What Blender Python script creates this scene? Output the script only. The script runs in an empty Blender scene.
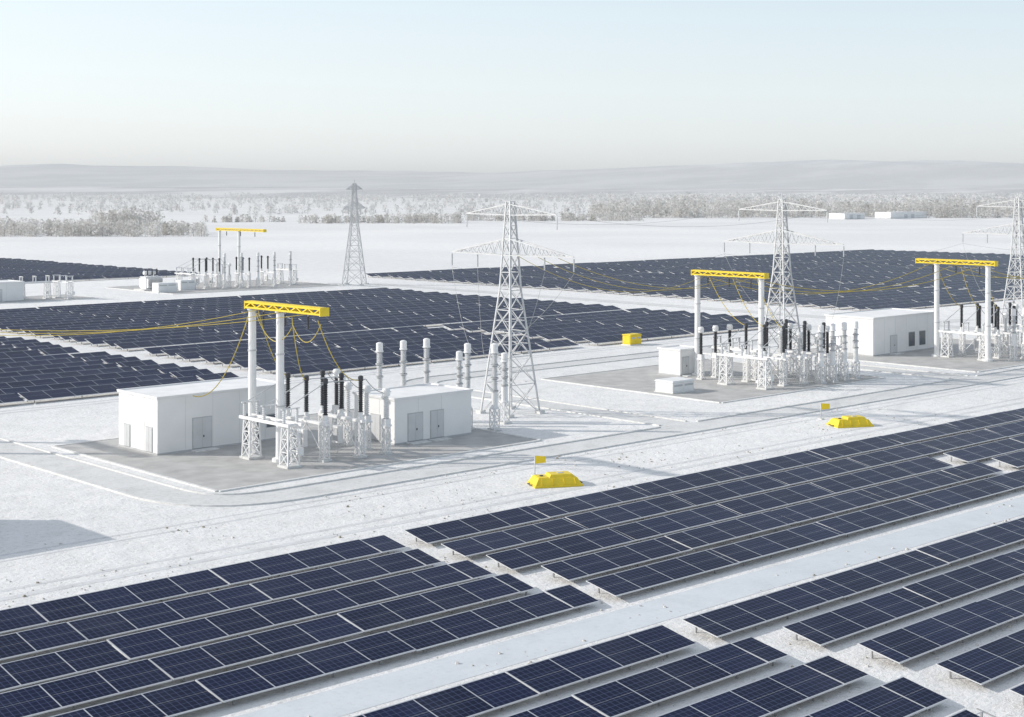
import bpy, math, random
from mathutils import Vector, noise
random.seed(7)
scene = bpy.context.scene
scene.view_settings.view_transform = 'Standard'
scene.view_settings.look = 'None'
scene.view_settings.exposure = 0

# World axes: X runs along the panel rows, Y across them. Camera stands above the origin.
# fr(x, s): world position of a point x metres to the right and s metres ahead of the origin viewpoint heading.
HS, HC = 0.682, 0.731
def fr(x, s):
    return (HC * x + HS * s, -HS * x + HC * s)

# ------------------------------------------------------------------ materials
def nodes_of(m):
    m.use_nodes = True
    return m.node_tree.nodes, m.node_tree.links

def mat(name, base, rough=0.6, metal=0.0, var=0.08, scale=0.8, bump=0.0, spec=0.5, detail=4):
    m = bpy.data.materials.new(name)
    N, L = nodes_of(m)
    b = N['Principled BSDF']
    b.inputs['Roughness'].default_value = rough
    b.inputs['Metallic'].default_value = metal
    b.inputs['Specular IOR Level'].default_value = spec
    tc = N.new('ShaderNodeTexCoord')
    nz = N.new('ShaderNodeTexNoise'); nz.inputs['Scale'].default_value = scale; nz.inputs['Detail'].default_value = detail
    L.new(tc.outputs['Object'], nz.inputs['Vector'])
    r = N.new('ShaderNodeValToRGB')
    r.color_ramp.elements[0].position = 0.3; r.color_ramp.elements[1].position = 0.7
    r.color_ramp.elements[0].color = tuple(c * (1 - var) for c in base) + (1,)
    r.color_ramp.elements[1].color = tuple(min(1, c * (1 + var * 0.5)) for c in base) + (1,)
    L.new(nz.outputs['Fac'], r.inputs['Fac'])
    L.new(r.outputs['Color'], b.inputs['Base Color'])
    if bump:
        bp = N.new('ShaderNodeBump'); bp.inputs['Strength'].default_value = 1; bp.inputs['Distance'].default_value = bump
        L.new(nz.outputs['Fac'], bp.inputs['Height']); L.new(bp.outputs['Normal'], b.inputs['Normal'])
    return m

M_white = mat('white_paint', (0.80, 0.80, 0.80), 0.5, var=0.06)
M_wall = mat('wall_panel', (0.82, 0.82, 0.815), 0.7, var=0.05, scale=0.35)
M_roof = mat('roof_membrane', (0.80, 0.80, 0.80), 0.8, var=0.08, scale=0.6)
M_trim = mat('grey_trim', (0.50, 0.51, 0.52), 0.6)
M_steel = mat('galvanised_steel', (0.58, 0.59, 0.60), 0.5, metal=0.15, var=0.12)
M_dark = mat('dark_porcelain', (0.06, 0.062, 0.07), 0.35, var=0.2)
M_porc = mat('pale_porcelain', (0.70, 0.71, 0.72), 0.35, var=0.08)
M_yellow = mat('yellow_paint', (0.80, 0.60, 0.03), 0.5, var=0.12, scale=1.5)
M_ywire = mat('yellow_conductor', (0.55, 0.42, 0.06), 0.5)
M_gwire = mat('grey_conductor', (0.40, 0.40, 0.39), 0.5)
M_door = mat('door_grey', (0.60, 0.61, 0.62), 0.5)
M_glass = mat('window_glass', (0.12, 0.14, 0.16), 0.15, var=0.2)
M_conc = mat('pad_concrete', (0.47, 0.465, 0.455), 0.9, var=0.2, scale=0.5, bump=0.02, detail=8)
M_kerb = mat('kerb_concrete', (0.70, 0.70, 0.69), 0.9, var=0.15, scale=2)
M_alu = mat('aluminium_frame', (0.66, 0.67, 0.69), 0.4, metal=0.2)
M_post = mat('post_steel', (0.32, 0.32, 0.33), 0.6)

# snow ground
def snow_material(name, tone=(0.83, 0.825, 0.82), tone2=(0.76, 0.755, 0.745), bumpd=0.22, dirt=(0.76, 0.73, 0.69)):
    m = bpy.data.materials.new(name)
    N, L = nodes_of(m)
    b = N['Principled BSDF']; b.inputs['Roughness'].default_value = 0.9; b.inputs['Specular IOR Level'].default_value = 0.15
    tc = N.new('ShaderNodeTexCoord')
    big = N.new('ShaderNodeTexNoise'); big.inputs['Scale'].default_value = 0.008; big.inputs['Detail'].default_value = 4
    mid = N.new('ShaderNodeTexNoise'); mid.inputs['Scale'].default_value = 0.35; mid.inputs['Detail'].default_value = 9; mid.inputs['Roughness'].default_value = 0.66
    fine = N.new('ShaderNodeTexNoise'); fine.inputs['Scale'].default_value = 2.6; fine.inputs['Detail'].default_value = 6; fine.inputs['Roughness'].default_value = 0.7
    for n in (big, mid, fine): L.new(tc.outputs['Object'], n.inputs['Vector'])
    r1 = N.new('ShaderNodeValToRGB'); r1.color_ramp.elements[0].position = 0.36; r1.color_ramp.elements[1].position = 0.56
    r1.color_ramp.elements[0].color = tone2 + (1,); r1.color_ramp.elements[1].color = tone + (1,)
    L.new(mid.outputs['Fac'], r1.inputs['Fac'])
    r2 = N.new('ShaderNodeValToRGB'); r2.color_ramp.elements[0].position = 0.40; r2.color_ramp.elements[1].position = 0.62
    r2.color_ramp.elements[0].color = (0.92, 0.925, 0.93, 1); r2.color_ramp.elements[1].color = (1, 1, 1, 1)
    L.new(big.outputs['Fac'], r2.inputs['Fac'])
    r3 = N.new('ShaderNodeValToRGB'); r3.color_ramp.elements[0].position = 0.31; r3.color_ramp.elements[1].position = 0.47
    r3.color_ramp.elements[0].color = dirt + (1,); r3.color_ramp.elements[1].color = (1, 1, 1, 1)
    L.new(fine.outputs['Fac'], r3.inputs['Fac'])
    mx = N.new('ShaderNodeMix'); mx.data_type = 'RGBA'; mx.blend_type = 'MULTIPLY'; mx.inputs[0].default_value = 1
    L.new(r1.outputs['Color'], mx.inputs[6]); L.new(r2.outputs['Color'], mx.inputs[7])
    mx2 = N.new('ShaderNodeMix'); mx2.data_type = 'RGBA'; mx2.blend_type = 'MULTIPLY'; mx2.inputs[0].default_value = 1
    L.new(mx.outputs[2], mx2.inputs[6]); L.new(r3.outputs['Color'], mx2.inputs[7])
    L.new(mx2.outputs[2], b.inputs['Base Color'])
    ad = N.new('ShaderNodeMath'); ad.operation = 'MULTIPLY_ADD'; ad.inputs[1].default_value = 0.35
    L.new(fine.outputs['Fac'], ad.inputs[0]); L.new(mid.outputs['Fac'], ad.inputs[2])
    bp = N.new('ShaderNodeBump'); bp.inputs['Distance'].default_value = bumpd; bp.inputs['Strength'].default_value = 1
    L.new(ad.outputs[0], bp.inputs['Height']); L.new(bp.outputs['Normal'], b.inputs['Normal'])
    return m
M_snow = snow_material('snow_ground')
M_road = snow_material('frosted_road', (0.70, 0.70, 0.695), (0.61, 0.61, 0.605), 0.04)
M_strip = snow_material('shade_toned_strip', (0.66, 0.69, 0.72), (0.61, 0.64, 0.67), 0.03, (0.9,0.9,0.9))  # bluish darker tone: the panel row's shade put into the colour
M_track = snow_material('packed_snow_track', (0.70, 0.71, 0.72), (0.62, 0.625, 0.63), 0.06)

# solar panel
def panel_material(name, cellcol, framecol):
    m = bpy.data.materials.new(name)
    N, L = nodes_of(m)
    b = N['Principled BSDF']; b.inputs['Roughness'].default_value = 0.28; b.inputs['Specular IOR Level'].default_value = 0.07
    uv = N.new('ShaderNodeUVMap'); uv.uv_map = 'UVMap'
    sp = N.new('ShaderNodeSeparateXYZ'); L.new(uv.outputs['UV'], sp.inputs[0])
    def M(op, a, bb=None, c=None):
        n = N.new('ShaderNodeMath'); n.operation = op
        for i, v in enumerate((a, bb, c)):
            if v is None: continue
            if isinstance(v, (int, float)): n.inputs[i].default_value = v
            else: L.new(v, n.inputs[i])
        return n.outputs[0]
    def line(co, period, w):
        f = M('FRACT', M('DIVIDE', co, period))
        return M('LESS_THAN', f, w / period)
    cell = M('MAXIMUM', line(sp.outputs['X'], 0.375, 0.030), line(sp.outputs['Y'], 0.3286, 0.022))
    mod = M('MAXIMUM', line(sp.outputs['X'], 3.0, 0.07), M('LESS_THAN', M('ABSOLUTE', M('SUBTRACT', sp.outputs['Y'], 1.15)), 0.006))
    edge = M('MAXIMUM', M('LESS_THAN', sp.outputs['Y'], 0.06), M('GREATER_THAN', sp.outputs['Y'], 2.24))
    fr_ = M('MAXIMUM', mod, edge)
    wn = N.new('ShaderNodeTexWhiteNoise'); wn.noise_dimensions = '2D'
    tc = N.new('ShaderNodeTexCoord'); so = N.new('ShaderNodeSeparateXYZ'); L.new(tc.outputs['Object'], so.inputs[0])
    cb = N.new('ShaderNodeCombineXYZ'); L.new(M('FLOOR', M('DIVIDE', sp.outputs['X'], 3.0)), cb.inputs[0]); L.new(M('FLOOR', M('DIVIDE', so.outputs['Y'], 4.6)), cb.inputs[1])
    L.new(cb.outputs[0], wn.inputs['Vector'])
    base = N.new('ShaderNodeMix'); base.data_type = 'RGBA'
    L.new(wn.outputs['Value'], base.inputs[0]); base.inputs[6].default_value = (0.003, 0.006, 0.026, 1); base.inputs[7].default_value = (0.006, 0.011, 0.043, 1)
    c1 = N.new('ShaderNodeMix'); c1.data_type = 'RGBA'; L.new(cell, c1.inputs[0]); L.new(base.outputs[2], c1.inputs[6]); c1.inputs[7].default_value = cellcol + (1,)
    c2 = N.new('ShaderNodeMix'); c2.data_type = 'RGBA'; L.new(fr_, c2.inputs[0]); L.new(c1.outputs[2], c2.inputs[6]); c2.inputs[7].default_value = framecol + (1,)
    nz = N.new('ShaderNodeTexNoise'); nz.inputs['Scale'].default_value = 0.25; nz.inputs['Detail'].default_value = 6
    L.new(tc.outputs['Object'], nz.inputs['Vector'])
    rp = N.new('ShaderNodeValToRGB'); rp.color_ramp.elements[0].position = 0.5; rp.color_ramp.elements[1].position = 0.85
    rp.color_ramp.elements[0].color = (0, 0, 0, 1); rp.color_ramp.elements[1].color = (0.05, 0.05, 0.05, 1)
    L.new(nz.outputs['Fac'], rp.inputs['Fac'])
    c3 = N.new('ShaderNodeMix'); c3.data_type = 'RGBA'; L.new(rp.outputs['Color'], c3.inputs[0]); L.new(c2.outputs[2], c3.inputs[6]); c3.inputs[7].default_value = (0.35, 0.38, 0.45, 1)
    L.new(c3.outputs[2], b.inputs['Base Color'])
    return m
M_panel = panel_material('solar_cells', (0.07, 0.09, 0.17), (0.48, 0.50, 0.54))
M_panel_far = panel_material('solar_cells_array', (0.045, 0.06, 0.12), (0.34, 0.36, 0.40))

# ------------------------------------------------------------------ mesh builder
class MB:
    def __init__(s): s.v = []; s.f = []; s.m = []; s.mats = []; s.uv = []; s.sm = []
    def mi(s, m):
        if m not in s.mats: s.mats.append(m)
        return s.mats.index(m)
    def face(s, idx, m, uv=None, smooth=False):
        s.f.append(idx); s.m.append(s.mi(m)); s.uv.append(uv); s.sm.append(smooth)
    def hexa(s, p, m):
        b = len(s.v); s.v += [tuple(q) for q in p]
        for q in ((0,3,2,1),(4,5,6,7),(0,1,5,4),(1,2,6,5),(2,3,7,6),(3,0,4,7)):
            s.face([b+i for i in q], m)
    def box(s, x0, x1, y0, y1, z0, z1, m):
        s.hexa([(x0,y0,z0),(x1,y0,z0),(x1,y1,z0),(x0,y1,z0),(x0,y0,z1),(x1,y0,z1),(x1,y1,z1),(x0,y1,z1)], m)
    def frustum(s, x0, x1, y0, y1, z0, z1, ix, iy, m):
        s.hexa([(x0,y0,z0),(x1,y0,z0),(x1,y1,z0),(x0,y1,z0),(x0+ix,y0+iy,z1),(x1-ix,y0+iy,z1),(x1-ix,y1-iy,z1),(x0+ix,y1-iy,z1)], m)
    def tube(s, p, q, r0, m, r1=None, n=4, cap=True):
        p = Vector(p); q = Vector(q); r1 = r0 if r1 is None else r1
        d = (q-p)
        if d.length < 1e-6: return
        d.normalize()
        up = Vector((0,0,1)) if abs(d.z) < 0.95 else Vector((1,0,0))
        u = d.cross(up).normalized(); w = d.cross(u)
        b = len(s.v); off = math.pi/4 if n == 4 else 0
        for c, r in ((p, r0), (q, r1)):
            for i in range(n):
                a = off + 2*math.pi*i/n
                s.v.append(tuple(c + (u*math.cos(a) + w*math.sin(a))*r))
        for i in range(n):
            j = (i+1) % n
            s.face([b+i, b+n+i, b+n+j, b+j], m, smooth=n > 6)
        if cap:
            s.face([b+i for i in range(n)], m); s.face([b+n+i for i in reversed(range(n))], m)
    def lathe(s, x, y, prof, m, n=12):
        b = len(s.v)
        for r, z in prof:
            for i in range(n):
                a = 2*math.pi*i/n
                s.v.append((x+r*math.cos(a), y+r*math.sin(a), z))
        for k in range(len(prof)-1):
            for i in range(n):
                j = (i+1) % n
                s.face([b+k*n+i, b+k*n+j, b+(k+1)*n+j, b+(k+1)*n+i], m, smooth=False)
        s.face([b+i for i in reversed(range(n))], m)
        s.face([b+(len(prof)-1)*n+i for i in range(n)], m)
    def insul(s, x, y, z0, z1, r, m, step=0.22, n=10):
        k = max(2, int(round((z1-z0)/step))); prof = []
        for i in range(k):
            z = z0 + (z1-z0)*i/k; dz = (z1-z0)/k
            prof += [(r*0.62, z), (r, z+dz*0.35), (r*0.62, z+dz*0.6)]
        prof.append((r*0.62, z1))
        s.lathe(x, y, prof, m, n)
    def lattice_leg(s, x, y, z0, z1, w, m, r=0.06, panels=3, wt=None):
        wt = w if wt is None else wt
        cs = [(-1,-1),(1,-1),(1,1),(-1,1)]
        def P(c, t):
            ww = (w+(wt-w)*t)/2
            return (x+c[0]*ww, y+c[1]*ww, z0+(z1-z0)*t)
        for k in range(panels):
            t0, t1 = k/panels, (k+1)/panels
            for i in range(4):
                c, d = cs[i], cs[(i+1)%4]
                s.tube(P(c,t0), P(c,t1), r, m)
                s.tube(P(c,t0), P(d,t1), r*0.6, m)
                s.tube(P(d,t0), P(c,t1), r*0.6, m)
                s.tube(P(c,t1), P(d,t1), r*0.6, m)
    def wire(s, p, q, sag, r, m, n=18):
        p = Vector(p); q = Vector(q); prev = p
        for i in range(1, n+1):
            t = i/n
            c = p.lerp(q, t); c.z -= sag*4*t*(1-t)
            s.tube(prev, c, r, m, n=5, cap=False); prev = c
    def mesh(s, name):
        me = bpy.data.meshes.new(name)
        me.from_pydata(s.v, [], s.f)
        for m in s.mats: me.materials.append(m)
        me.polygons.foreach_set('material_index', s.m)
        me.polygons.foreach_set('use_smooth', s.sm)
        if any(u for u in s.uv):
            ul = me.uv_layers.new(name='UVMap')
            li = 0
            for f, u in zip(s.f, s.uv):
                for k in range(len(f)):
                    if u: ul.data[li].uv = u[k]
                    li += 1
        me.update()
        return me
    def finish(s, name, parent=None):
        return put(name, s.mesh(name), (0,0,0), 0, parent)

def put(name, me, loc=(0,0,0), rz=0, parent=None, sc=1):
    o = bpy.data.objects.new(name, me)
    o.location = loc; o.rotation_euler = (0,0,rz); o.scale = (sc,sc,sc)
    scene.collection.objects.link(o)
    if parent: o.parent = parent
    return o

# ------------------------------------------------------------------ ground
g = MB()
ext = 16000
g.v = [(-ext,-ext,0),(ext,-ext,0),(ext,ext,0),(-ext,ext,0)]
g.face([0,1,2,3], M_snow)
g.finish('ground')

def arc_path(pts, rad=6, n=10):
    out = [Vector(pts[0])]
    for i in range(1, len(pts)-1):
        p, c, q = Vector(pts[i-1]), Vector(pts[i]), Vector(pts[i+1])
        a = (p-c).normalized(); b = (q-c).normalized()
        s0 = c+a*rad; s1 = c+b*rad
        for k in range(n+1):
            t = k/n
            out.append(s0*(1-t)**2 + c*2*t*(1-t) + s1*t*t)
    out.append(Vector(pts[-1]))
    return out
def offset(path, d):
    res = []
    for i, p in enumerate(path):
        t = (path[min(i+1,len(path)-1)] - path[max(i-1,0)]).normalized()
        res.append(p + Vector((-t.y, t.x))*d)
    return res
def ribbon(mb, path, w, z, m):
    l = offset(path, w/2); r = offset(path, -w/2); b = len(mb.v)
    for p, q in zip(l, r): mb.v += [(p.x,p.y,z),(q.x,q.y,z)]
    for i in range(len(path)-1):
        mb.face([b+2*i+1, b+2*i+3, b+2*i+2, b+2*i], m)
def kerb(mb, path, m, w=0.32, h=0.13):
    l = offset(path, w/2); r = offset(path, -w/2)
    for i in range(len(path)-1):
        mb.hexa([(r[i].x,r[i].y,0),(r[i+1].x,r[i+1].y,0),(l[i+1].x,l[i+1].y,0),(l[i].x,l[i].y,0),
                 (r[i].x,r[i].y,h),(r[i+1].x,r[i+1].y,h),(l[i+1].x,l[i+1].y,h),(l[i].x,l[i].y,h)], m)

rd = MB()
main = arc_path([(63,176),(63,102.5),(285,102.5)], 8)
ribbon(rd, main, 4.2, 0.012, M_road)
back = arc_path([(122,104.5),(122,152),(262,152)], 7)
ribbon(rd, back, 4.0, 0.016, M_road)
ribbon(rd, [Vector((180,104.5)),Vector((180,150))], 4.0, 0.020, M_road)
ribbon(rd, [Vector((246,102.5)),Vector((246,320))], 5.0, 0.024, M_road)
kerb(rd, offset(main, -2.25), M_kerb); kerb(rd, offset(arc_path([(63,176),(63,102.5),(119,102.5)],8), 2.25), M_kerb)
kerb(rd, [Vector((125,104.75)),Vector((177,104.75))], M_kerb); kerb(rd, [Vector((183,104.75)),Vector((243,104.75))], M_kerb)
kerb(rd, offset(arc_path([(122,105.5),(122,152),(243,152)],7), 2.15), M_kerb)
kerb(rd, offset(arc_path([(122,105.5),(122,152),(177,152)],7), -2.15), M_kerb)
kerb(rd, [Vector((177.8,105.5)),Vector((177.8,149))], M_kerb); kerb(rd, [Vector((182.2,105.5)),Vector((182.2,149))], M_kerb)
rd.finish('service_road')

tr = MB()
for y, w in ((88.2,0.7),(90.0,0.45),(97.3,0.35),(98.9,0.35)):
    pth = [Vector((x, y + 0.25*noise.noise(Vector((x*0.03, y, 0))))) for x in range(-20, 300, 5)]
    ribbon(tr, pth, w, 0.008, M_track)
for y in (161.5,163.2):
    ribbon(tr, [Vector((x, y)) for x in range(0, 260, 10)], 0.6, 0.008, M_track)
tr.finish('wheel_tracks')
fs = MB()
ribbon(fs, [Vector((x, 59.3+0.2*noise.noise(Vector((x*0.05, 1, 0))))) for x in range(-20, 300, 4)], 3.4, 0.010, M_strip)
fs.finish('shaded_service_strip')  # strip between rows; its colour stands in for the row's shadow band

def pad(x0,x1,y0,y1):
    mb = MB()
    mb.box(x0,x1,y0,y1,-0.05,0.06,M_conc)
    for p in (((x0,y0),(x1,y0)),((x1,y0),(x1,y1)),((x1,y1),(x0,y1)),((x0,y1),(x0,y0))):
        kerb(mb, offset([Vector(p[0]),Vector(p[1])], -0.16), M_kerb, 0.30, 0.12)
    mb.finish('concrete_pad')
pad(67,104,107.5,137); pad(138,172,112,142); pad(187,226,107,140); pad(186,236,318,352); pad(140,166,318,334)

# frozen clods and tufts lying on the snow around the rows
cl = MB()
M_clod = mat('frozen_clod', (0.62,0.60,0.57), 0.9, var=0.25, scale=3)
M_clod2 = mat('dry_tuft', (0.36,0.32,0.25), 0.9, var=0.3, scale=5)
for _ in range(5200):
    x = random.uniform(15,150); y = random.uniform(28,100)
    if noise.noise(Vector((x*0.12,y*0.12,5))) < -0.05: continue
    r = random.uniform(0.03,0.12)*random.uniform(0.6,1.3); b = len(cl.v)
    m = M_clod2 if random.random() < 0.18 else M_clod
    k = 6
    for i in range(k):
        a = 2*math.pi*i/k+random.uniform(-0.3,0.3); q = r*random.uniform(0.7,1.3)
        cl.v.append((x+q*math.cos(a), y+q*math.sin(a), -0.01))
    for i in range(k):
        a = 2*math.pi*i/k+random.uniform(-0.3,0.3); q = r*random.uniform(0.4,0.8)
        cl.v.append((x+q*math.cos(a), y+q*math.sin(a), r*random.uniform(0.5,0.95)))
    for i in range(k):
        j = (i+1)%k; cl.face([b+i,b+j,b+k+j,b+k+i], m)
    cl.face([b+k+i for i in range(k)], m)
cl.finish('frozen_clods')

# ------------------------------------------------------------------ solar panels
def table(mb, a0, a1, bhi, zlo, zhi, depth, pm_, jit=True):
    th = 0.06
    j1 = random.uniform(-0.03,0.03) if jit else 0; j2 = random.uniform(-0.03,0.03) if jit else 0
    hor = math.sqrt(max(0.1, depth**2-(zhi-zlo)**2)); blo = bhi-hor
    b = len(mb.v)
    top = [(a0,blo,zlo+j1),(a1,blo,zlo+j1),(a1,bhi,zhi+j2),(a0,bhi,zhi+j2)]
    mb.v += top + [(x,y,z-th) for x,y,z in top]
    mb.face([b,b+1,b+2,b+3], pm_, [(a0,0),(a1,0),(a1,2.3),(a0,2.3)])
    mb.face([b+7,b+6,b+5,b+4], M_post)
    for q in ((0,4,5,1),(1,5,6,2),(2,6,7,3),(3,7,4,0)): mb.face([b+i for i in q], M_alu)
    return blo
def row(bhi, a0, a1, tl=12.0):
    mb = MB(); a = a0
    while a < a1-1:
        e = min(a+tl, a1)
        blo = table(mb, a, e-0.07, bhi, 0.40, 0.86, 2.6, M_panel)
        a = e
    x = a0+0.8
    while x < a1:
        mb.tube((x,blo+0.35,-0.1),(x,blo+0.35,0.38),0.06,M_post); mb.tube((x,bhi-0.35,-0.1),(x,bhi-0.35,0.68),0.06,M_post)
        mb.tube((x,blo+0.1,0.33),(x,bhi-0.1,0.73),0.04,M_post)
        x += 3.0
    for yy, zz in ((blo+0.4,0.38),(bhi-0.4,0.67)):
        mb.tube((a0+0.1,yy,zz),(a1-0.1,yy,zz),0.035,M_alu)
    mb.finish('solar_panel_row')
rows = [(83.0,65.2,67.0),(78.3,64.4,66.4),(73.7,64.8,66.4),(69.3,64.3,67.2),(64.7,65.2,66.6),(55.2,62.9,64.6),(50.5,64.8,67.6),(45.8,65.2,67.9),(41.2,65,68),(36.6,64,67),(32.0,65,68),(27.4,65,68)]
for i, (bh, e0, s0) in enumerate(rows):
    row(bh, 3.0, e0)
    if i in (2, 3): row(bh, s0, s0+54); row(bh, s0+56.5, 200)
    else: row(bh, s0, 200 if i < 5 else 160)

def array(a_segs, b0, b1, pitch=5.0, tl=24.0):
    mb = MB(); bh = b0
    while bh < b1:
        for a0, a1 in a_segs:
            a = a0 + random.uniform(0,1.2); e1 = a1 - random.uniform(0,1.5)
            while a < e1-2:
                e = min(a+tl, e1)
                lift = random.uniform(-0.05,0.08)
                blo = table(mb, a, e-0.4, bh, 0.45+lift, 1.1+lift, 2.9, M_panel_far)
                x = a+1
                while x < e-1:
                    mb.tube((x,blo+0.5,-0.1),(x,blo+0.5,0.5),0.06,M_post); mb.tube((x,bh-0.4,-0.1),(x,bh-0.4,0.9),0.06,M_post); x += 6
                a = e
        bh += pitch
    mb.finish('solar_panel_array')
array([(5,108.5),(113.5,170),(172.5,229)], 169, 208)
array([(5,108.5),(113.5,229)], 213, 292, 4.8)
array([(262,330),(333,420),(423,520)], 175, 345, 4.8)
array([(60,150),(153,232)], 384, 560)

# ------------------------------------------------------------------ buildings
def building(name, x0,x1,y0,y1,h, openings_s, openings_w, seams=True):
    e = bpy.data.objects.new(name, None); scene.collection.objects.link(e)
    w = MB(); w.box(x0,x1,y0,y1,-0.1,h,M_wall)
    w.box(x0-0.05,x1+0.05,y0-0.05,y1+0.05,-0.1,0.22,M_trim)
    if seams:
        x = x0+3
        while x < x1-1:
            w.box(x-0.012,x+0.012,y0-0.012,y0,0.22,h,M_door); x += 3
        y = y0+2.4
        while y < y1-1:
            w.box(x0-0.012,x0,y-0.012,y+0.012,0.22,h,M_door); y += 2.4
    w.finish('walls', e)
    r = MB()
    r.box(x0-0.12,x1+0.12,y0-0.12,y1+0.12,h+0.003,h+0.14,M_roof)
    t = 0.22
    r.box(x0-0.16,x1+0.16,y0-0.16,y0-0.16+t,h+0.143,h+0.26,M_white); r.box(x0-0.16,x1+0.16,y1+0.16-t,y1+0.16,h+0.143,h+0.26,M_white)
    r.box(x0-0.16,x0-0.16+t,y0-0.16+t,y1+0.16-t,h+0.143,h+0.26,M_white); r.box(x1+0.16-t,x1+0.16,y0-0.16+t,y1+0.16-t,h+0.143,h+0.26,M_white)
    r.finish('roof', e)
    d = MB()
    for (c, ww, z0, z1, kind) in openings_s:
        m = M_door if kind == 'door' else M_glass
        d.box(c-ww/2-0.08,c+ww/2+0.08,y0-0.05,y0-0.003,z0-0.05,z1+0.1,M_trim)
        d.box(c-ww/2,c+ww/2,y0-0.075,y0-0.052,z0,z1,m)
        if kind == 'door':
            d.box(c-0.015,c+0.015,y0-0.085,y0-0.077,z0,z1,M_trim); d.box(c+0.1,c+0.2,y0-0.12,y0-0.077,z0+1.0,z0+1.2,M_dark)
            d.box(c-ww/2-0.3,c+ww/2+0.3,y0-1.1,y0-0.08,0,0.16,M_kerb)
    for (c, ww, z0, z1, kind) in openings_w:
        m = M_door if kind == 'door' else M_glass
        d.box(x0-0.05,x0-0.003,c-ww/2-0.08,c+ww/2+0.08,z0-0.05,z1+0.1,M_trim)
        d.box(x0-0.075,x0-0.052,c-ww/2,c+ww/2,z0,z1,m)
        d.box(x0-0.085,x0-0.077,c-0.015,c+0.015,z0,z1,M_trim)
    d.finish('doors_and_windows', e)
    return e
building('control_building', 71.8,86.5,125.8,133.2,5.3, [(76.6,2.0,0.25,3.1,'door'),(82.3,1.6,0.25,2.9,'glass'),(84.6,1.2,1.4,2.6,'glass')], [(127.3,1.1,0.25,2.5,'door'),(131.5,1.0,0.25,2.3,'door')])
building('switchgear_building', 91.6,101.6,115.0,121.5,4.4, [(94.2,1.8,0.25,2.9,'door'),(97,1.6,0.25,2.9,'door')], [(118,1.4,0.25,2.7,'door')])
building('control_building', 193,211,127.5,136,5.6, [(198.5,1.8,0.25,2.8,'door'),(203.5,1.6,0.9,3.0,'glass'),(206.5,1.6,0.9,3.0,'glass')], [(131.5,1.3,0.25,2.7,'door')])
building('service_building', 35,44.5,106,114.5,5.0, [(39,1.8,0.25,2.8,'door')], [(110,1.3,0.25,2.7,'door')])
building('switchgear_building', 140,150,322,330,4.2, [(144,1.8,0.25,2.8,'door')], [])
building('equipment_house', 153.6,157.8,131.6,135.4,3.4, [(154.7,1.2,0.25,2.5,'door')], [], False)
for (x,s,w_,h_) in ((288,1290,30,5),(345,1330,58,5.5),(372,1420,40,5)):
    cx, cy = fr(x, s)
    building('warehouse', cx-w_/2,cx+w_/2,cy-8,cy+8,h_, [(cx-5,5,0.2,3.6,'door'),(cx+6,5,0.2,3.6,'door')], [], False)

# ------------------------------------------------------------------ gantries
def gantry(x, ys, y0, y1, H=13.9):
    mb = MB()
    for y in ys:
        mb.lathe(x, y, [(0.75,0),(0.75,0.35),(0.42,0.36),(0.40,1.0),(0.36,H-0.8)], M_white, 14)
        mb.lathe(x, y, [(0.48,H-0.8),(0.48,H-0.62)], M_steel, 14)
        for z in (H*0.35, H*0.68): mb.lathe(x, y, [(0.43,z),(0.43,z+0.14)], M_steel, 14)
    w = 0.40; zb, zt = H-0.6, H
    n = int(round((y1-y0)/0.9))
    for dx in (-w, w):
        for z in (zb+0.06, zt-0.06): mb.tube((x+dx,y0,z),(x+dx,y1,z),0.12,M_yellow)
    for i in range(n):
        a = y0+(y1-y0)*i/n; b = y0+(y1-y0)*(i+1)/n
        for dx in (-w, w):
            if i % 2: mb.tube((x+dx,a,zb+0.08),(x+dx,b,zt-0.08),0.08,M_yellow)
            else: mb.tube((x+dx,a,zt-0.08),(x+dx,b,zb+0.08),0.08,M_yellow)
        for z in (zb+0.06, zt-0.06):
            mb.tube((x-w,a,z),(x+w,a,z),0.06,M_yellow); mb.tube((x-w,a,z),(x+w,b,z),0.05,M_yellow)
    mb.box(x-w-0.1,x+w+0.1,y0-0.14,y0-0.02,zb-0.1,zt+0.06,M_yellow); mb.box(x-w-0.1,x+w+0.1,y1+0.02,y1+0.14,zb-0.1,zt+0.06,M_yellow)
    mb.box(x-0.3,x+0.3,y0,y1,zt+0.03,zt+0.07,M_yellow)
    for k in range(3):
        yy = y0+(y1-y0)*(0.2+0.3*k)
        mb.tube((x,yy,zb),(x,yy,zb-0.25),0.05,M_steel); mb.insul(x, yy, zb-1.35, zb-0.25, 0.14, M_dark, 0.18, 8)
    mb.finish('line_gantry')
gantry(78.5, (120.0,115.4), 108.6, 120.5, 14.5)
gantry(156, (130.6,119.9), 119.2, 131.2, 14.2)
gantry(200, (121.0,112.6), 111.4, 124.2, 14.6)
gantry(217, (347.5,338), 326, 348.5, 14.8)
gantry(50, (158,149), 147, 160)

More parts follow.
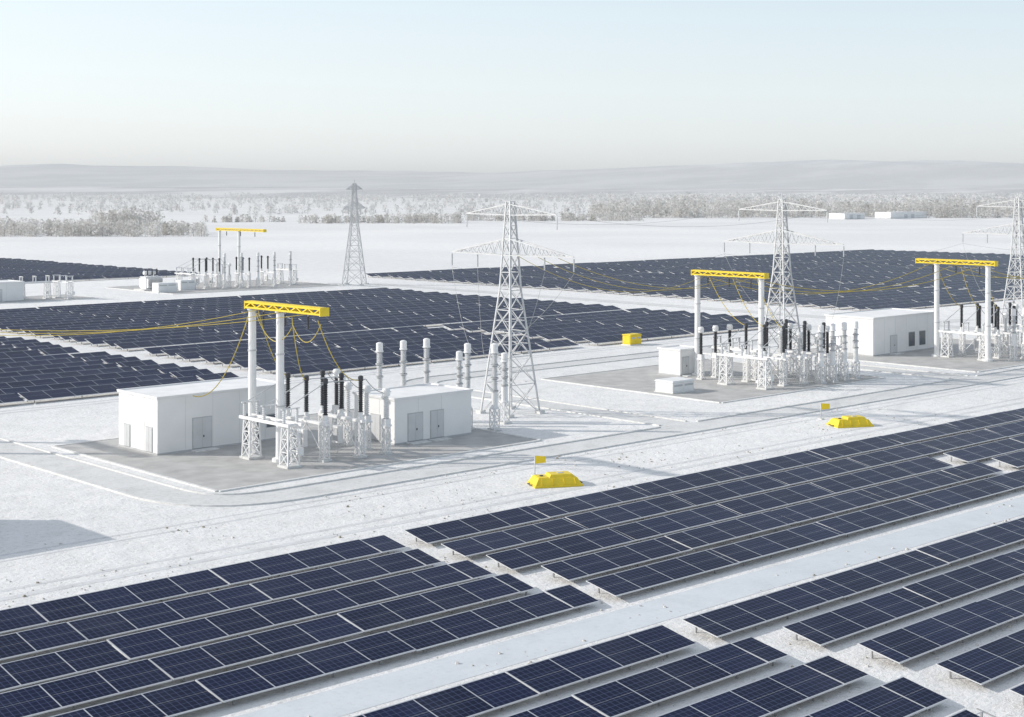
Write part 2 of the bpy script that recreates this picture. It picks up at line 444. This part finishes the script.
# ------------------------------------------------------------------ lattice towers
def pylon_mesh():
    mb = MB(); m = M_steel
    Z = [0,3.4,6.5,9.2,11.6,13.8,15.8,17.7,19.6,21.0,22.3,23.7]
    def w(z):
        if z < 13.8: return 2.35 + (0.85-2.35)*z/13.8
        return 0.85 + (0.32-0.85)*(z-13.8)/9.9
    cs = [(-1,-1),(1,-1),(1,1),(-1,1)]
    P = lambda c, z: (c[0]*w(z), c[1]*w(z), z)
    for c in cs: mb.box(c[0]*2.35-0.4,c[0]*2.35+0.4,c[1]*2.35-0.4,c[1]*2.35+0.4,-0.1,0.35,M_kerb)
    for k in range(len(Z)-1):
        z0, z1 = Z[k], Z[k+1]
        for i in range(4):
            c, d = cs[i], cs[(i+1)%4]
            mb.tube(P(c,z0),P(c,z1),0.11,m); mb.tube(P(c,z0),P(d,z1),0.06,m); mb.tube(P(d,z0),P(c,z1),0.06,m); mb.tube(P(c,z1),P(d,z1),0.06,m)
            if k < 4:
                zm = (z0+z1)/2
                mb.tube(P(c,zm), tuple((Vector(P(c,zm))+Vector(P(d,zm)))/2), 0.04, m); mb.tube(P(d,zm), tuple((Vector(P(c,zm))+Vector(P(d,zm)))/2), 0.04, m)
    for zl, zh, al in ((17.7,19.5,10.0),(22.2,23.4,7.4)):
        for sg in (-1,1):
            tip = Vector((0,sg*al,zl+0.1))
            n = 7
            for sx in (-1,1):
                lo = Vector((sx*w(zl),sg*w(zl),zl)); hi = Vector((sx*w(zh),sg*w(zh),zh))
                mb.tube(lo,tip,0.08,m); mb.tube(hi,tip,0.08,m)
                for k in range(n):
                    a = lo.lerp(tip,k/n); b = hi.lerp(tip,(k+0.5)/n); c = lo.lerp(tip,(k+1)/n)
                    mb.tube(a,b,0.04,m); mb.tube(b,c,0.04,m)
            for k in range(n):
                a = Vector((-w(zl),sg*w(zl),zl)).lerp(tip,k/n); b = Vector((w(zl),sg*w(zl),zl)).lerp(tip,k/n)
                mb.tube(a,b,0.035,m)
                b2 = Vector((w(zl),sg*w(zl),zl)).lerp(tip,(k+1)/n); mb.tube(a,b2,0.03,m)
            for yy in (al, al*0.55) if zl < 20 else (al,):
                mb.insul(0, sg*yy, zl-1.5, zl-0.1, 0.11, M_trim if zl < 20 else M_porc, 0.18, 8)
    mb.tube((0,0,23.5),(0,0,24.6),0.06,m)
    return mb.mesh('lattice_pylon')
pm = pylon_mesh()
put('lattice_pylon', pm, (114.5,123,0)); put('lattice_pylon', pm, (166.5,124.5,0)); put('lattice_pylon', pm, (228,123,0))
put('lattice_pylon', pm, (239,317,0), math.radians(-52), None, 1.13)

# ------------------------------------------------------------------ switchyard equipment
def breaker_mesh():
    mb = MB()
    mb.box(-0.22,0.22,-3.5,3.5,3.3,3.55,M_white)
    for y in (-2.9,2.9):
        mb.box(-0.5,0.5,y-0.5,y+0.5,0,0.2,M_kerb)
        mb.lattice_leg(0,y,0.2,3.3,0.62,M_white,0.06,4)
    mb.tube((0,-2.6,0.6),(0,0,3.2),0.05,M_white); mb.tube((0,2.6,0.6),(0,0,3.2),0.05,M_white)
    mb.box(-0.75,-0.25,-0.55,0.55,1.1,2.7,M_white); mb.box(-0.77,-0.752,-0.4,0.4,1.3,2.5,M_trim); mb.tube((-0.45,0,0),(-0.45,0,1.1),0.06,M_steel)
    for y in (-3,0,3):
        mb.lathe(0,y,[(0.32,3.55),(0.32,3.8),(0.2,3.85),(0.2,4.2),(0.28,4.25)],M_white,12)
        mb.insul(0,y,4.25,7.1,0.27,M_dark,0.2,12)
        mb.lathe(0,y,[(0.2,7.1),(0.25,7.15),(0.25,7.55),(0.12,7.65)],M_dark,12)
        mb.tube((-0.5,y,7.25),(0.6,y,7.25),0.05,M_steel,n=6)
    return mb.mesh('circuit_breaker')
def switch_mesh():
    mb = MB()
    for y in (-3.1,3.1):
        mb.box(-0.8,0.8,y-0.8,y+0.8,0,0.2,M_kerb)
        mb.lattice_leg(0,y,0.2,3.7,1.25,M_white,0.08,3,1.0)
    for x in (-0.7,0.7):
        mb.box(x-0.1,x+0.1,-4.0,4.0,3.7,3.98,M_white)
    for y in (-3.3,-1.1,1.1,3.3): mb.box(-0.6,0.6,y-0.08,y+0.08,3.72,3.9,M_white)
    for y in (-3.2,0,3.2):
        for x in (-0.7,0.7):
            mb.insul(x,y,3.98,5.1,0.19,M_porc,0.18,10)
            mb.lathe(x,y,[(0.13,5.1),(0.13,5.3)],M_steel,8)
        mb.tube((-1.0,y,5.25),(1.0,y,5.25),0.07,M_white,n=6)
        mb.tube((0.1,y,5.25),(0.1,y,4.9),0.05,M_steel)
    mb.tube((0.9,-3.4,1.5),(0.9,-3.4,3.9),0.05,M_white); mb.box(0.66,1.1,-3.7,-3.1,1.0,1.7,M_white)
    return mb.mesh('disconnect_switch')
def it_mesh(h=6.2, mat_=M_porc):
    mb = MB()
    mb.box(-0.45,0.45,-0.45,0.45,0,0.2,M_kerb)
    mb.lattice_leg(0,0,0.2,2.6,0.55,M_white,0.055,3)
    mb.box(-0.4,0.4,-0.4,0.4,2.6,2.75,M_white); mb.box(-0.32,0.32,-0.32,0.32,2.75,3.3,M_white)
    mb.insul(0,0,3.3,h-0.8,0.28,mat_,0.2,12)
    mb.lathe(0,0,[(0.2,h-0.8),(0.38,h-0.7),(0.40,h-0.2),(0.28,h)],M_white,14)
    mb.tube((-0.6,0,h-0.4),(0.6,0,h-0.4),0.05,M_steel,n=6)
    return mb.mesh('instrument_transformer')
def arr_mesh(h=9.0):
    mb = MB()
    mb.box(-0.55,0.55,-0.55,0.55,0,0.22,M_kerb)
    mb.lattice_leg(0,0,0.2,2.2,0.7,M_white,0.06,2)
    mb.lathe(0,0,[(0.46,2.2),(0.46,2.4),(0.34,2.42),(0.34,4.0)],M_white,16)
    for k in range(3):
        z = 4.0+(h-5.0)/3*k; z1 = 4.0+(h-5.0)/3*(k+1)
        mb.lathe(0,0,[(0.42,z),(0.42,z+0.14)],M_trim,16)
        mb.insul(0,0,z+0.14,z1,0.36,M_porc,0.14,14)
    mb.lathe(0,0,[(0.42,h-1.0),(0.42,h-0.9),(0.36,h-0.85),(0.36,h-0.1),(0.15,h)],M_white,16)
    return mb.mesh('surge_arrester')
def trafo_mesh():
    mb = MB()
    mb.box(-3.4,3.4,-2.6,2.6,0,0.25,M_kerb)
    mb.box(-2.2,2.2,-1.3,1.3,0.3,3.2,M_white); mb.box(-2.35,2.35,-1.45,1.45,3.2,3.34,M_white)
    for sy in (-1,1):
        for i in range(12):
            x = -2.0+i*0.36
            mb.box(x-0.05,x+0.05,min(sy*1.34,sy*2.2),max(sy*1.34,sy*2.2),0.6,2.9,M_white)
    mb.tube((-1.6,0.9,4.2),(1.6,0.9,4.2),0.45,M_white,n=16); mb.tube((-1.2,0.9,3.3),(-1.2,0.9,3.9),0.1,M_white); mb.tube((1.2,0.9,3.3),(1.2,0.9,3.9),0.1,M_white)
    for x in (-1.3,0,1.3):
        mb.lathe(x,-0.5,[(0.25,3.34),(0.25,3.6)],M_white,12); mb.insul(x,-0.5,3.6,5.2,0.22,M_dark,0.18,12); mb.lathe(x,-0.5,[(0.1,5.2),(0.1,5.45)],M_steel,8)
    return mb.mesh('power_transformer')
BR, SW, IT, ITD, AR, AR2, TF = breaker_mesh(), switch_mesh(), it_mesh(), it_mesh(6.9, M_dark), arr_mesh(), arr_mesh(7.6), trafo_mesh()
def yard(ax, bc):
    put('disconnect_switch', SW, (ax,bc,0.06)); put('circuit_breaker', BR, (ax+4,bc,0.06)); put('circuit_breaker', BR, (ax+7.6,bc-0.6,0.06))
    for k in (-3,0,3):
        put('instrument_transformer', IT, (ax+10.6,bc+k-0.6,0.06))
    bb = MB()
    for k in (-3,0,3):
        bb.tube((ax-0.5,bc+k*1.06,5.35),(ax+4,bc+k,7.30),0.045,M_steel,n=6); bb.tube((ax+4,bc+k,7.33),(ax+7.6,bc-0.6+k,7.33),0.05,M_steel,n=6)
        bb.wire((ax+8.2,bc-0.6+k,7.31),(ax+10.3,bc-0.6+k,5.86),0.3,0.04,M_gwire,8)
    bb.finish('busbar')
yard(77.5,115.5)
for x, y in ((97.0,124.3),(100.2,124.3),(103.4,124.3),(103.2,117.4),(105.0,115.2)): put('surge_arrester', AR, (x,y,0.06))
put('surge_arrester', AR2, (106.5,122.5,0)); put('surge_arrester', AR2, (109,118,0))
for x, y in ((90.2,122.6),(88.5,119.4)): put('instrument_transformer', ITD, (x,y,0.06))
yard(151.5,119)
put('circuit_breaker', BR, (163.6,118.6,0.06)); put('disconnect_switch', SW, (170.0,121,0.06)); put('disconnect_switch', SW, (157.8,125.5,0.06))
for k in range(4): put('surge_arrester', AR2, (161+2.6*k,114.2,0.06))
for k in range(3): put('instrument_transformer', ITD, (166.4,117+3*k,0.06)); put('instrument_transformer', ITD, (153+k*3,127.5,0.06))
yard(200.5,116.5)
put('circuit_breaker', BR, (213.5,116.5,0.06)); put('disconnect_switch', SW, (217,116,0.06))
for k in range(4): put('surge_arrester', AR2, (203+3.4*k,110.2,0.06))
for k in range(3): put('instrument_transformer', ITD, (220,111+4*k,0.06))
yard(198,333); put('power_transformer', TF, (190,336,0.06)); put('circuit_breaker', BR, (213,330,0.06)); put('circuit_breaker', BR, (222,332,0.06)); put('disconnect_switch', SW, (228,332,0.06))
for k in range(5): put('surge_arrester', AR, (205+5*k,326,0.06))
put('disconnect_switch', SW, (154,325,0.06), math.pi/2); put('disconnect_switch', SW, (160,323,0.06)); put('power_transformer', TF, (148,335,0.0))

# cabinets
def cabinet(name, x, y, sx, sy, h, m, lip=0.12, rz=0):
    mb = MB()
    mb.box(-sx/2-0.15,sx/2+0.15,-sy/2-0.15,sy/2+0.15,0,0.15,M_kerb)
    mb.box(-sx/2,sx/2,-sy/2,sy/2,0.15,h,m)
    mb.frustum(-sx/2-lip,sx/2+lip,-sy/2-lip,sy/2+lip,h+0.003,h+0.16,0.15,0.15,m)
    for k in (-1,1):
        c = k*sx/4
        mb.box(c-sx/4+0.06,c+sx/4-0.06,-sy/2-0.03,-sy/2-0.003,0.3,h-0.12,m)
        mb.box(c-sx/4+0.2,c+sx/4-0.2,-sy/2-0.045,-sy/2-0.032,h-0.55,h-0.3,M_trim)
    mb.box(-sx/2-0.03,-sx/2-0.003,-sy/2+0.15,sy/2-0.15,0.3,h-0.12,m)
    put(name, mb.mesh(name), (x,y,0.0), rz)
cabinet('yellow_kiosk', 179.5,164,2.6,1.7,1.6,M_yellow)
cabinet('equipment_cabinet', 141.6,122.2,4.0,2.8,1.4,M_white)
cabinet('equipment_cabinet', 196,330,4,3,2.4,M_white); cabinet('equipment_cabinet', 188,326,5,3,2.2,M_white)

# yellow covers and warning flags
def cover(x, y, rz):
    mb = MB()
    mb.box(-2.1,2.1,-1.3,1.3,0,0.18,M_yellow)
    mb.frustum(-2.02,2.02,-1.22,1.22,0.18,0.72,0.32,0.30,M_yellow)
    mb.frustum(-0.7,1.5,-0.8,0.8,0.72,0.98,0.16,0.14,M_yellow)
    mb.box(-1.62,-0.78,-0.75,0.75,0.72,0.78,M_yellow)
    for k in range(4):
        xx = -1.5+k*1.0
        for sg in (-1,1):
            mb.tube((xx,sg*1.24,0.2),(xx*0.95,sg*0.96,0.70),0.05,M_yellow)
    mb.tube((-1.2,0,0.78),(-1.2,0,0.86),0.16,M_dark,n=10); mb.box(0.2,0.7,-0.2,0.2,0.98,1.02,M_trim)
    for sg in (-1,1): mb.tube((sg*2.1,-0.4,0.15),(sg*2.3,-0.4,0.15),0.05,M_dark); mb.tube((sg*2.3,-0.4,0.15),(sg*2.3,0.4,0.15),0.05,M_dark); mb.tube((sg*2.3,0.4,0.15),(sg*2.1,0.4,0.15),0.05,M_dark)
    put('yellow_equipment_cover', mb.mesh('yellow_equipment_cover'), (x,y,0), rz)
cover(89.5,90.6,math.radians(-28)); cover(134.8,91.9,math.radians(-28))
def flag(x, y):
    mb = MB()
    mb.box(-0.25,0.25,-0.25,0.25,0,0.12,M_kerb); mb.tube((0,0,0),(0,0,1.75),0.045,M_steel,n=8)
    R = Vector((HC,-HS,0))
    p = [Vector((0,0,1.05)),Vector((0,0,1.75)),Vector((0,0,1.7))+R*0.95,Vector((0,0,1.15))+R*0.95]
    nrm = Vector((HS,HC,0))*0.03
    mb.hexa([p[0]-nrm,p[3]-nrm,p[2]-nrm,p[1]-nrm,p[0]+nrm,p[3]+nrm,p[2]+nrm,p[1]+nrm], M_yellow)
    put('warning_flag', mb.mesh('warning_flag'), (x,y,0))
flag(91.0,94.6); flag(136.2,96.6)

# ------------------------------------------------------------------ power lines
wl = MB()
A, B, C, D0 = 78.5, 156, 200, 50
for i, f in enumerate((0.15,0.5,0.85)):
    ya = 109+11*f; yb = 120+11*f; yc = 112.4+11.5*f; yd = 148+11*f
    wl.wire((D0,yd,13.2),(A,ya,13.9),1.6+0.5*i,0.03,M_ywire,24)
    wl.wire((114.5,114+9*f,17.6),(B,yb,13.5),2.2+0.4*i,0.03,M_ywire,24)
    wl.wire((B,yb,13.5),(C,yc,13.9),2.6+0.4*i,0.045,M_ywire,24)
    wl.wire((C,yc,13.9),(245,yc,13.2),2.6,0.045,M_ywire,24)
wl.wire((A,119,13.7),(81.5,118.5,7.3),1.2,0.045,M_ywire); wl.wire((A,113.5,13.4),(81.5,115.5,7.3),1.5,0.045,M_ywire); wl.wire((A,109.5,13.4),(85.1,112,7.3),1.6,0.045,M_ywire)
wl.wire((A,119.5,13.6),(A,113.5,12.5),2.0,0.04,M_ywire); wl.wire((A,113.5,12.9),(A,109,13.1),1.7,0.04,M_ywire)
wl.wire((A,120.4,13.6),(74.5,124,5.6),2.5,0.045,M_ywire)
for k in (0,4,8):
    wl.wire((B,120.6+k,13.4),(155.6,116+k*0.75,7.3),1.2,0.045,M_ywire); wl.wire((C,113+k,13.8),(204.5,113.5+k*0.75,7.3),1.2,0.045,M_ywire)
wl.finish('yellow_power_line')
gw = MB()
pyl = [(114.5,123),(166.5,124.5),(228,123),(300,123)]
for sg in (-1,1):
    for (p, q) in zip(pyl[:-1], pyl[1:]):
        gw.wire((p[0],p[1]+sg*7.4,22.2),(q[0],q[1]+sg*7.4,22.2),1.6,0.015,M_gwire,20)
        gw.wire((p[0],p[1]+sg*10,16.0),(q[0],q[1]+sg*10,16.0),2.2,0.015,M_gwire,20)
    gw.wire((114.5,123+sg*10,16.0),(106.5,121-sg*1.5,7.5),2.5,0.02,M_gwire); gw.wire((114.5,123+sg*5.5,16.0),(105,115.5+sg,7.6),3.0,0.02,M_gwire)
    gw.wire((166.5,124.5+sg*10,16.0),(164,118.6+sg*3,7.2),2.5,0.02,M_gwire)
    gw.wire((228,123+sg*10,16.0),(214,116.5+sg*3,7.2),2.0,0.02,M_gwire)
gw.finish('power_line')

# ------------------------------------------------------------------ distant trees
def tree_mat(name, dark, light):
    m = bpy.data.materials.new(name)
    N, L = nodes_of(m); b = N['Principled BSDF']; b.inputs['Roughness'].default_value = 0.9; b.inputs['Specular IOR Level'].default_value = 0.1
    tc = N.new('ShaderNodeTexCoord'); nz = N.new('ShaderNodeTexNoise'); nz.inputs['Scale'].default_value = 0.06; nz.inputs['Detail'].default_value = 8; nz.inputs['Roughness'].default_value = 0.75
    L.new(tc.outputs['Object'], nz.inputs['Vector'])
    r = N.new('ShaderNodeValToRGB'); r.color_ramp.elements[0].position = 0.35; r.color_ramp.elements[1].position = 0.62
    r.color_ramp.elements[0].color = dark + (1,); r.color_ramp.elements[1].color = light + (1,)
    L.new(nz.outputs['Fac'], r.inputs['Fac']); L.new(r.outputs['Color'], b.inputs['Base Color'])
    tl = N.new('ShaderNodeBsdfTranslucent'); L.new(r.outputs['Color'], tl.inputs['Color'])
    mx = N.new('ShaderNodeMixShader'); mx.inputs[0].default_value = 0.4
    L.new(b.outputs[0], mx.inputs[1]); L.new(tl.outputs[0], mx.inputs[2]); L.new(mx.outputs[0], N['Material Output'].inputs['Surface'])
    return m
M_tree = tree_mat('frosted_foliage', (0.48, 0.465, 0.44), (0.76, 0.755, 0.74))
M_tree2 = tree_mat('hazed_frosted_foliage', (0.56, 0.555, 0.55), (0.78, 0.78, 0.78))  # frosted trees further off, distance haze put in as a paler colour
M_bark = mat('frosted_bark', (0.42,0.40,0.38), 0.9)
def treeline(u_x0, u_x1, s0, s1, count, hmin, hmax, leaf, quads, clump=0.0, fm=None):
    mb = MB(); fm = fm or M_tree
    for _ in range(count):
        t = random.random(); s = s0+(s1-s0)*random.random()
        x = (u_x0+(u_x1-u_x0)*t)*s
        cx, cy = fr(x, s)
        d = noise.noise(Vector((cx*0.01, cy*0.01, 3.3)))
        if d < clump: continue
        h = random.uniform(hmin,hmax)*(0.8+0.5*min(1,max(0,d+0.3)))
        mb.tube((cx,cy,-0.2),(cx,cy,h*0.75),0.18,M_bark,0.06,n=4,cap=False)
        for k in range(3):
            a = random.uniform(0,6.28); mb.tube((cx,cy,h*(0.3+0.12*k)),(cx+math.cos(a)*h*0.22,cy+math.sin(a)*h*0.22,h*(0.6+0.1*k)),0.1,M_bark,0.03,n=4,cap=False)
        rw = h*random.uniform(0.38,0.6)
        for k in range(quads):
            z = random.random()**1.2; a = random.uniform(0,6.28)
            rr = rw*math.sqrt(max(0.03,1-z**1.8))*math.sqrt(random.random())*random.uniform(0.75,1.1)
            c = Vector((cx+rr*math.cos(a), cy+rr*math.sin(a), h*(0.02+0.98*z)))
            l = leaf*random.uniform(0.5,1.2)
            e1 = Vector((random.gauss(0,1),random.gauss(0,1),random.gauss(0,0.8))).normalized()*l
            e2 = Vector((random.gauss(0,1),random.gauss(0,1),random.gauss(0,1))).normalized()*l
            b = len(mb.v); mb.v += [tuple(c-e1),tuple(c+e2),tuple(c+e1*0.8)]
            mb.face([b,b+1,b+2], fm)
    mb.finish('distant_trees')
T = lambda u: (u-512)/1500
treeline(T(-150),T(205),800,890,320,5,8,0.85,75,-0.5)
treeline(T(95),T(160),1010,1060,50,8,12,1.1,65,-0.6)
treeline(T(205),T(460),1120,1180,230,5,8.5,1.0,60,-0.35)
treeline(T(455),T(640),1200,1260,130,5,8,1.0,60,-0.3)
treeline(T(590),T(1150),1330,1600,800,11,18,1.6,60,-0.55)
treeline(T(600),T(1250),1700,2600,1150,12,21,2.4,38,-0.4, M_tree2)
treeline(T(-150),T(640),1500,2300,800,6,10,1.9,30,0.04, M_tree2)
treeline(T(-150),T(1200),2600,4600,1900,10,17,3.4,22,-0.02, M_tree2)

# ------------------------------------------------------------------ hills
def hills_mat(name, c0, c1):
    m = bpy.data.materials.new(name)
    N, L = nodes_of(m); b = N['Principled BSDF']; b.inputs['Roughness'].default_value = 1; b.inputs['Specular IOR Level'].default_value = 0
    tc = N.new('ShaderNodeTexCoord'); nz = N.new('ShaderNodeTexNoise'); nz.inputs['Scale'].default_value = 0.0016; nz.inputs['Detail'].default_value = 9; nz.inputs['Roughness'].default_value = 0.65
    mp = N.new('ShaderNodeMapping'); mp.inputs['Rotation'].default_value = (0,0,math.radians(43)); mp.inputs['Scale'].default_value = (0.7,1.6,1)
    L.new(tc.outputs['Object'], mp.inputs['Vector']); L.new(mp.outputs[0], nz.inputs['Vector'])
    r = N.new('ShaderNodeValToRGB'); r.color_ramp.elements[0].position = 0.44; r.color_ramp.elements[1].position = 0.58
    r.color_ramp.elements[0].color = c0+(1,); r.color_ramp.elements[1].color = c1+(1,)
    L.new(nz.outputs['Fac'], r.inputs['Fac']); L.new(r.outputs['Color'], b.inputs['Base Color'])
    return m
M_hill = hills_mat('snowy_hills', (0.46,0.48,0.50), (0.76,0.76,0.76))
M_hill2 = hills_mat('hazed_snowy_hills', (0.52,0.56,0.60), (0.68,0.71,0.74))  # distance haze painted in: bluer, lower-contrast snow and forest tones
def hill_sheet(name, r0, r1, hpeak, seed, m, nr=26, na=160, base=0.5):
    mb = MB()
    for i in range(nr+1):
        t = i/nr; r = r0+(r1-r0)*t
        for j in range(na+1):
            ang = math.radians(-38+76*j/na)
            x = r*math.sin(ang); s = r*math.cos(ang); cx, cy = fr(x, s)
            n1 = noise.fractal(Vector((cx*0.00022+seed,cy*0.00022,seed)),1.0,2.0,5)
            prof = math.sin(min(1,t*1.15)*math.pi/2)**2
            z = -8+prof*hpeak*max(0.0,(base+0.6*n1+0.5))+ (4*noise.noise(Vector((cx*0.004,cy*0.004,0))) if t > 0 else 0)
            mb.v.append((cx,cy,z))
    for i in range(nr):
        for j in range(na):
            b = i*(na+1)+j
            mb.face([b,b+1,b+na+2,b+na+1], m, smooth=True)
    mb.finish(name)
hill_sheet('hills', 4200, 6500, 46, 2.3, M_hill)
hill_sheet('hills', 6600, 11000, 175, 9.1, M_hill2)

# ------------------------------------------------------------------ shallow layer of winter mist lying over the far plain (real volume)
hz = MB()
c = [fr(-9000,950), fr(9000,950), fr(9000,12500), fr(-9000,12500)]
hz.hexa([(x,y,-5) for x,y in c] + [(x,y,150) for x,y in c], M_white)
ho = hz.finish('mist')
hm = bpy.data.materials.new('winter_mist'); hm.use_nodes = True
N, L = hm.node_tree.nodes, hm.node_tree.links
N.remove(N['Principled BSDF'])
vs = N.new('ShaderNodeVolumeScatter'); vs.inputs['Density'].default_value = 0.00015; vs.inputs['Color'].default_value = (1,1,1,1); vs.inputs['Anisotropy'].default_value = 0.0
L.new(vs.outputs[0], N['Material Output'].inputs['Volume'])
ho.data.materials.clear(); ho.data.materials.append(hm)

# ------------------------------------------------------------------ light, sky, camera
sun_dir = Vector((-0.70,0.72,0)).normalized(); elev = math.radians(25)
sd = Vector((sun_dir.x*math.cos(elev), sun_dir.y*math.cos(elev), math.sin(elev)))
ld = bpy.data.lights.new('sun','SUN'); ld.energy = 3.7; ld.angle = math.radians(0.8); ld.color = (1.0,0.94,0.86)
lo = bpy.data.objects.new('sun', ld); scene.collection.objects.link(lo)
lo.rotation_euler = sd.to_track_quat('Z','Y').to_euler()
w = bpy.data.worlds.new('World'); scene.world = w; w.use_nodes = True
N, L = w.node_tree.nodes, w.node_tree.links
bg = N['Background']; sky = N.new('ShaderNodeTexSky'); sky.sky_type = 'NISHITA'; sky.sun_disc = False
sky.sun_elevation = elev; sky.sun_rotation = math.atan2(sun_dir.x, sun_dir.y)
sky.altitude = 100; sky.air_density = 1.0; sky.dust_density = 1.0; sky.ozone_density = 1.0
hs = N.new('ShaderNodeHueSaturation'); hs.inputs['Saturation'].default_value = 0.6; hs.inputs['Value'].default_value = 1.0
L.new(sky.outputs[0], hs.inputs['Color']); L.new(hs.outputs[0], bg.inputs['Color']); bg.inputs['Strength'].default_value = 0.05
# thin bright winter haze layer of the sky: near-white at the horizon, bluer overhead, brighter towards the sun
tc = N.new('ShaderNodeTexCoord'); sx = N.new('ShaderNodeSeparateXYZ'); L.new(tc.outputs['Generated'], sx.inputs[0])
cr = N.new('ShaderNodeValToRGB'); e = cr.color_ramp.elements
e[0].position = 0.0; e[0].color = (0.62,0.66,0.69,1)
e[1].position = 1.0; e[1].color = (0.24,0.29,0.37,1)
x = cr.color_ramp.elements.new(0.04); x.color = (0.58,0.635,0.67,1)
x = cr.color_ramp.elements.new(0.13); x.color = (0.45,0.545,0.61,1)
x = cr.color_ramp.elements.new(0.4); x.color = (0.33,0.40,0.48,1)
L.new(sx.outputs['Z'], cr.inputs['Fac'])
dt = N.new('ShaderNodeVectorMath'); dt.operation = 'DOT_PRODUCT'; L.new(tc.outputs['Generated'], dt.inputs[0]); dt.inputs[1].default_value = sd
mr = N.new('ShaderNodeMapRange'); mr.inputs['From Min'].default_value = -0.45; mr.inputs['From Max'].default_value = 1.0; mr.inputs['To Min'].default_value = 0; mr.inputs['To Max'].default_value = 0.30
L.new(dt.outputs['Value'], mr.inputs['Value'])
gc = N.new('ShaderNodeMix'); gc.data_type = 'RGBA'; gc.blend_type = 'ADD'; L.new(mr.outputs[0], gc.inputs[0]); L.new(cr.outputs[0], gc.inputs[6]); gc.inputs[7].default_value = (1.0,0.92,0.82,1)
bg2 = N.new('ShaderNodeBackground'); L.new(gc.outputs[2], bg2.inputs['Color']); bg2.inputs['Strength'].default_value = 1.0
add = N.new('ShaderNodeAddShader'); L.new(bg.outputs[0], add.inputs[0]); L.new(bg2.outputs[0], add.inputs[1])
L.new(add.outputs[0], N['World Output'].inputs['Surface'])

cam = bpy.data.cameras.new('camera'); co = bpy.data.objects.new('camera', cam); scene.collection.objects.link(co)
co.location = (0,0,25); co.rotation_euler = (math.radians(90),0,-math.atan2(HS,HC))
cam.sensor_width = 36; cam.lens = 1500/1024*36; cam.shift_y = -168.5/1024
cam.clip_start = 0.5; cam.clip_end = 40000
scene.camera = co
